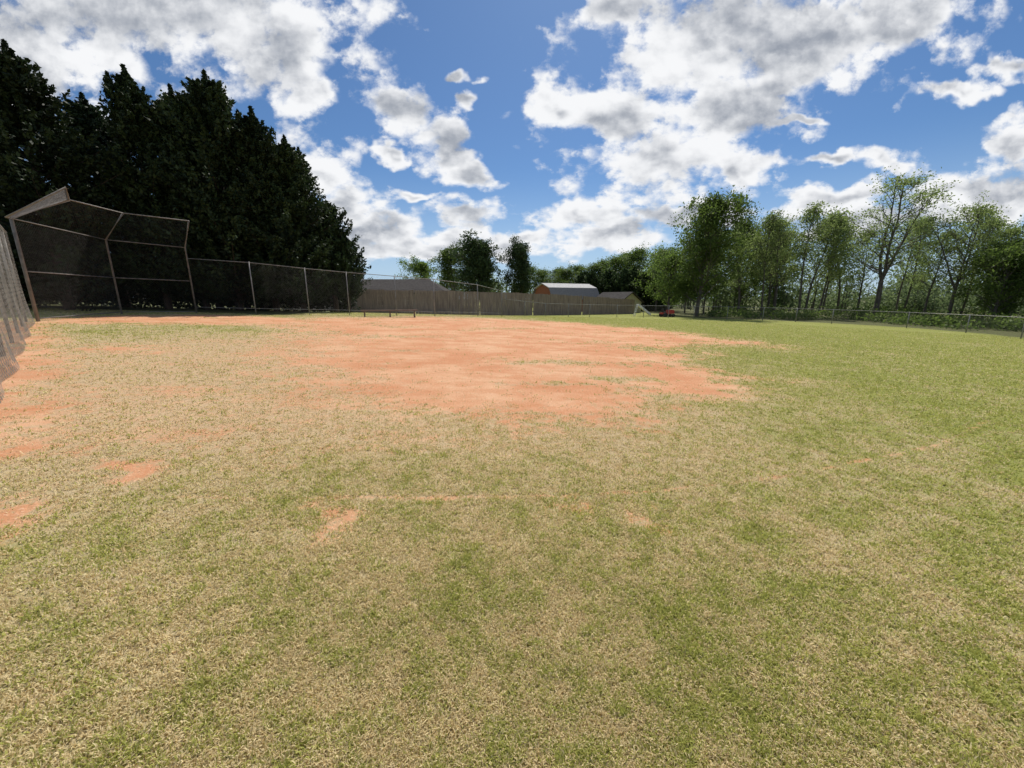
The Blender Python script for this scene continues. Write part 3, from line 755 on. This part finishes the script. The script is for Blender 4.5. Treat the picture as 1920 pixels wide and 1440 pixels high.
def MR(v, a, b, c=0., d=1.):
    n = N(nt, 'ShaderNodeMapRange'); n.interpolation_type = 'SMOOTHSTEP'; L(v, n.inputs['Value'])
    for k, q in (('From Min', a), ('From Max', b), ('To Min', c), ('To Max', d)): n.inputs[k].default_value = q
    return n.outputs[0]
X_, Y_, Z_ = sp.outputs
ysafe = M('MAXIMUM', Y_, .08)
cb = N(nt, 'ShaderNodeCombineXYZ'); L(M('DIVIDE', X_, ysafe), cb.inputs[0]); L(M('DIVIDE', Z_, ysafe), cb.inputs[1])
c2 = N(nt, 'ShaderNodeCombineXYZ'); L(M('DIVIDE', X_, ysafe), c2.inputs[0])
L(M('MULTIPLY', M('POWER', M('MAXIMUM', M('DIVIDE', Z_, ysafe), 0.0), .75), 1.55), c2.inputs[1])
q2 = c2.outputs[0]
def noise(vec, s, d, r=.55, color=False, dim='2D'):
    n = N(nt, 'ShaderNodeTexNoise', noise_dimensions=dim); n.inputs['Scale'].default_value = s; n.inputs['Detail'].default_value = d; n.inputs['Roughness'].default_value = r
    L(vec, n.inputs['Vector']); return n.outputs['Color' if color else 'Fac']
def puffs(vec, s):
    n = N(nt, 'ShaderNodeTexVoronoi', voronoi_dimensions='2D'); n.feature = 'F1'; n.inputs['Scale'].default_value = s
    n.inputs['Detail'].default_value = 2; n.inputs['Roughness'].default_value = .55
    try: n.normalize = True
    except Exception: pass
    L(vec, n.inputs['Vector']); return M('SUBTRACT', 1.0, M('POWER', n.outputs['Distance'], 1.4))
half = (.5, .5, .5)
p = VM('ADD', cb.outputs[0], VM('MULTIPLY', VM('SUBTRACT', noise(q2, 6.5, 3, .55, True), half), (.18, .11, 0)))
wq = VM('ADD', q2, VM('MULTIPLY', VM('SUBTRACT', noise(q2, 18, 4, .6, True), half), (.075, .075, 0)))
BL = [(-.80,.64,.46,.17),(-.50,.55,.20,.12),(-1.15,.52,.30,.14),(-.47,.47,.10,.05),
 (-.234,.415,.085,.055),(-.162,.354,.095,.06),(-.105,.30,.065,.04),(-.109,.49,.035,.014),(-.086,.442,.035,.025),(-.30,.337,.03,.025),
 (-.47,.31,.12,.07),(-.40,.22,.09,.07),(-.36,.15,.13,.05),(-.60,.2,.15,.1),
 (-.231,.235,.08,.018),(-.117,.19,.11,.04),(-.21,.13,.20,.04),(.0,.135,.12,.04),
 (.12,.43,.09,.06),(.235,.398,.16,.085),(.365,.32,.20,.09),(.54,.30,.09,.06),(.42,.56,.28,.14),(.64,.56,.28,.11),(.85,.60,.20,.08),(.22,.62,.10,.07),(.5,.43,.18,.08),
 (.155,.205,.13,.055),(.21,.15,.15,.045),(1.0,.47,.10,.03),(1.12,.51,.10,.03),(1.19,.37,.07,.06),(.88,.32,.08,.03),(.756,.315,.10,.02),(.64,.41,.09,.014),
 (.76,.235,.15,.035),(1.07,.25,.22,.06),(1.3,.24,.2,.08),(.45,.195,.16,.03),(.9,.19,.3,.03)]
ml = None
for cx, cy, rx, ry in BL:
    l = VM('LENGTH', VM('MULTIPLY_ADD', p, (1/rx, 1/ry, 0), (-cx/rx, -cy/ry, 0)), out=1)
    ml = l if ml is None else M('SMOOTH_MIN', ml, l, .2)
n1 = noise(q2, 9, 8, .60)
pf = puffs(wq, 10)
off_ = (.005, .030, 0)
n1s = noise(VM('ADD', q2, off_), 9, 5, .54); n1l = noise(q2, 9, 5, .54)
pfs = puffs(VM('ADD', wq, off_), 10)
nsoft = noise(q2, 4.0, 3, .5)
body = M('SUBTRACT', .90, ml)
dens = M('ADD', body, M('MULTIPLY_ADD', n1, 2.1, -1.05))
dens = M('ADD', dens, M('MULTIPLY_ADD', pf, 1.3, -.92))
back = M('MULTIPLY_ADD', noise(tc.outputs['Generated'], 3.0, 6, .6, dim='3D'), 6.0, -3.1)
fb = MR(Y_, .12, .3)
def mixf(f, a, b):
    n = N(nt, 'ShaderNodeMix'); n.data_type = 'FLOAT'; L(f, n.inputs[0]); L(a, n.inputs[2]); L(b, n.inputs[3]); return n.outputs[0]
dens = mixf(fb, back, dens)
mask = MR(dens, -.12, .50)
soft = mixf(fb, back, M('ADD', body, M('MULTIPLY_ADD', nsoft, 2.4, -1.05)))
thick = MR(M('ADD', M('MULTIPLY', soft, .85), M('MULTIPLY', dens, .15)), .0, .95)
relief = M('ADD', M('MULTIPLY', M('SUBTRACT', n1l, n1s), 1.1), M('MULTIPLY', M('SUBTRACT', pf, pfs), .5))
bright = M('ADD', M('MULTIPLY_ADD', thick, -.60, 1.05), relief)
cc = N(nt, 'ShaderNodeMix'); cc.data_type = 'RGBA'; L(MR(bright, .10, 1.0), cc.inputs[0]); cc.inputs[6].default_value = (.32, .355, .42, 1); cc.inputs[7].default_value = (.97, .98, 1.0, 1)
hz = MR(Z_, -.02, .30, .74, 0.)
tint_ = N(nt, 'ShaderNodeVectorMath', operation='MULTIPLY'); L(sky.outputs[0], tint_.inputs[0]); tint_.inputs[1].default_value = (.66, .88, 1.09)
b1 = N(nt, 'ShaderNodeBackground'); L(tint_.outputs[0], b1.inputs[0]); b1.inputs[1].default_value = .078
b2 = N(nt, 'ShaderNodeBackground'); L(cc.outputs[2], b2.inputs[0]); b2.inputs[1].default_value = .96
b3 = N(nt, 'ShaderNodeBackground'); b3.inputs[0].default_value = (.56, .72, .92, 1); b3.inputs[1].default_value = .95
m0 = N(nt, 'ShaderNodeMixShader'); L(hz, m0.inputs[0]); L(b1.outputs[0], m0.inputs[1]); L(b3.outputs[0], m0.inputs[2])
m1 = N(nt, 'ShaderNodeMixShader'); L(mask, m1.inputs[0]); L(m0.outputs[0], m1.inputs[1]); L(b2.outputs[0], m1.inputs[2])
wo = N(nt, 'ShaderNodeOutputWorld'); L(m1.outputs[0], wo.inputs[0])
world.cycles.sampling_method = 'MANUAL'; world.cycles.sample_map_resolution = 256

sl = bpy.data.lights.new('sun', 'SUN'); sl.energy = 5.0; sl.angle = math.radians(.53); sl.color = (1, .95, .87)
so = bpy.data.objects.new('sun', sl); col.objects.link(so)
d = Vector((math.sin(az)*math.cos(el), math.cos(az)*math.cos(el), math.sin(el)))
so.rotation_euler = d.to_track_quat('Z', 'Y').to_euler()

cam = bpy.data.cameras.new('camera'); cam.sensor_width = 36; cam.lens = 13.5; cam.clip_end = 4000; cam.clip_start = .05
co = bpy.data.objects.new('camera', cam); col.objects.link(co); co.location = (0, 0, 1.6)
co.rotation_euler = (math.radians(90)-math.atan(160/720), 0, 0)
scene.camera = co
scene.view_settings.view_transform = 'Standard'; scene.view_settings.look = 'None'; scene.view_settings.exposure = 0
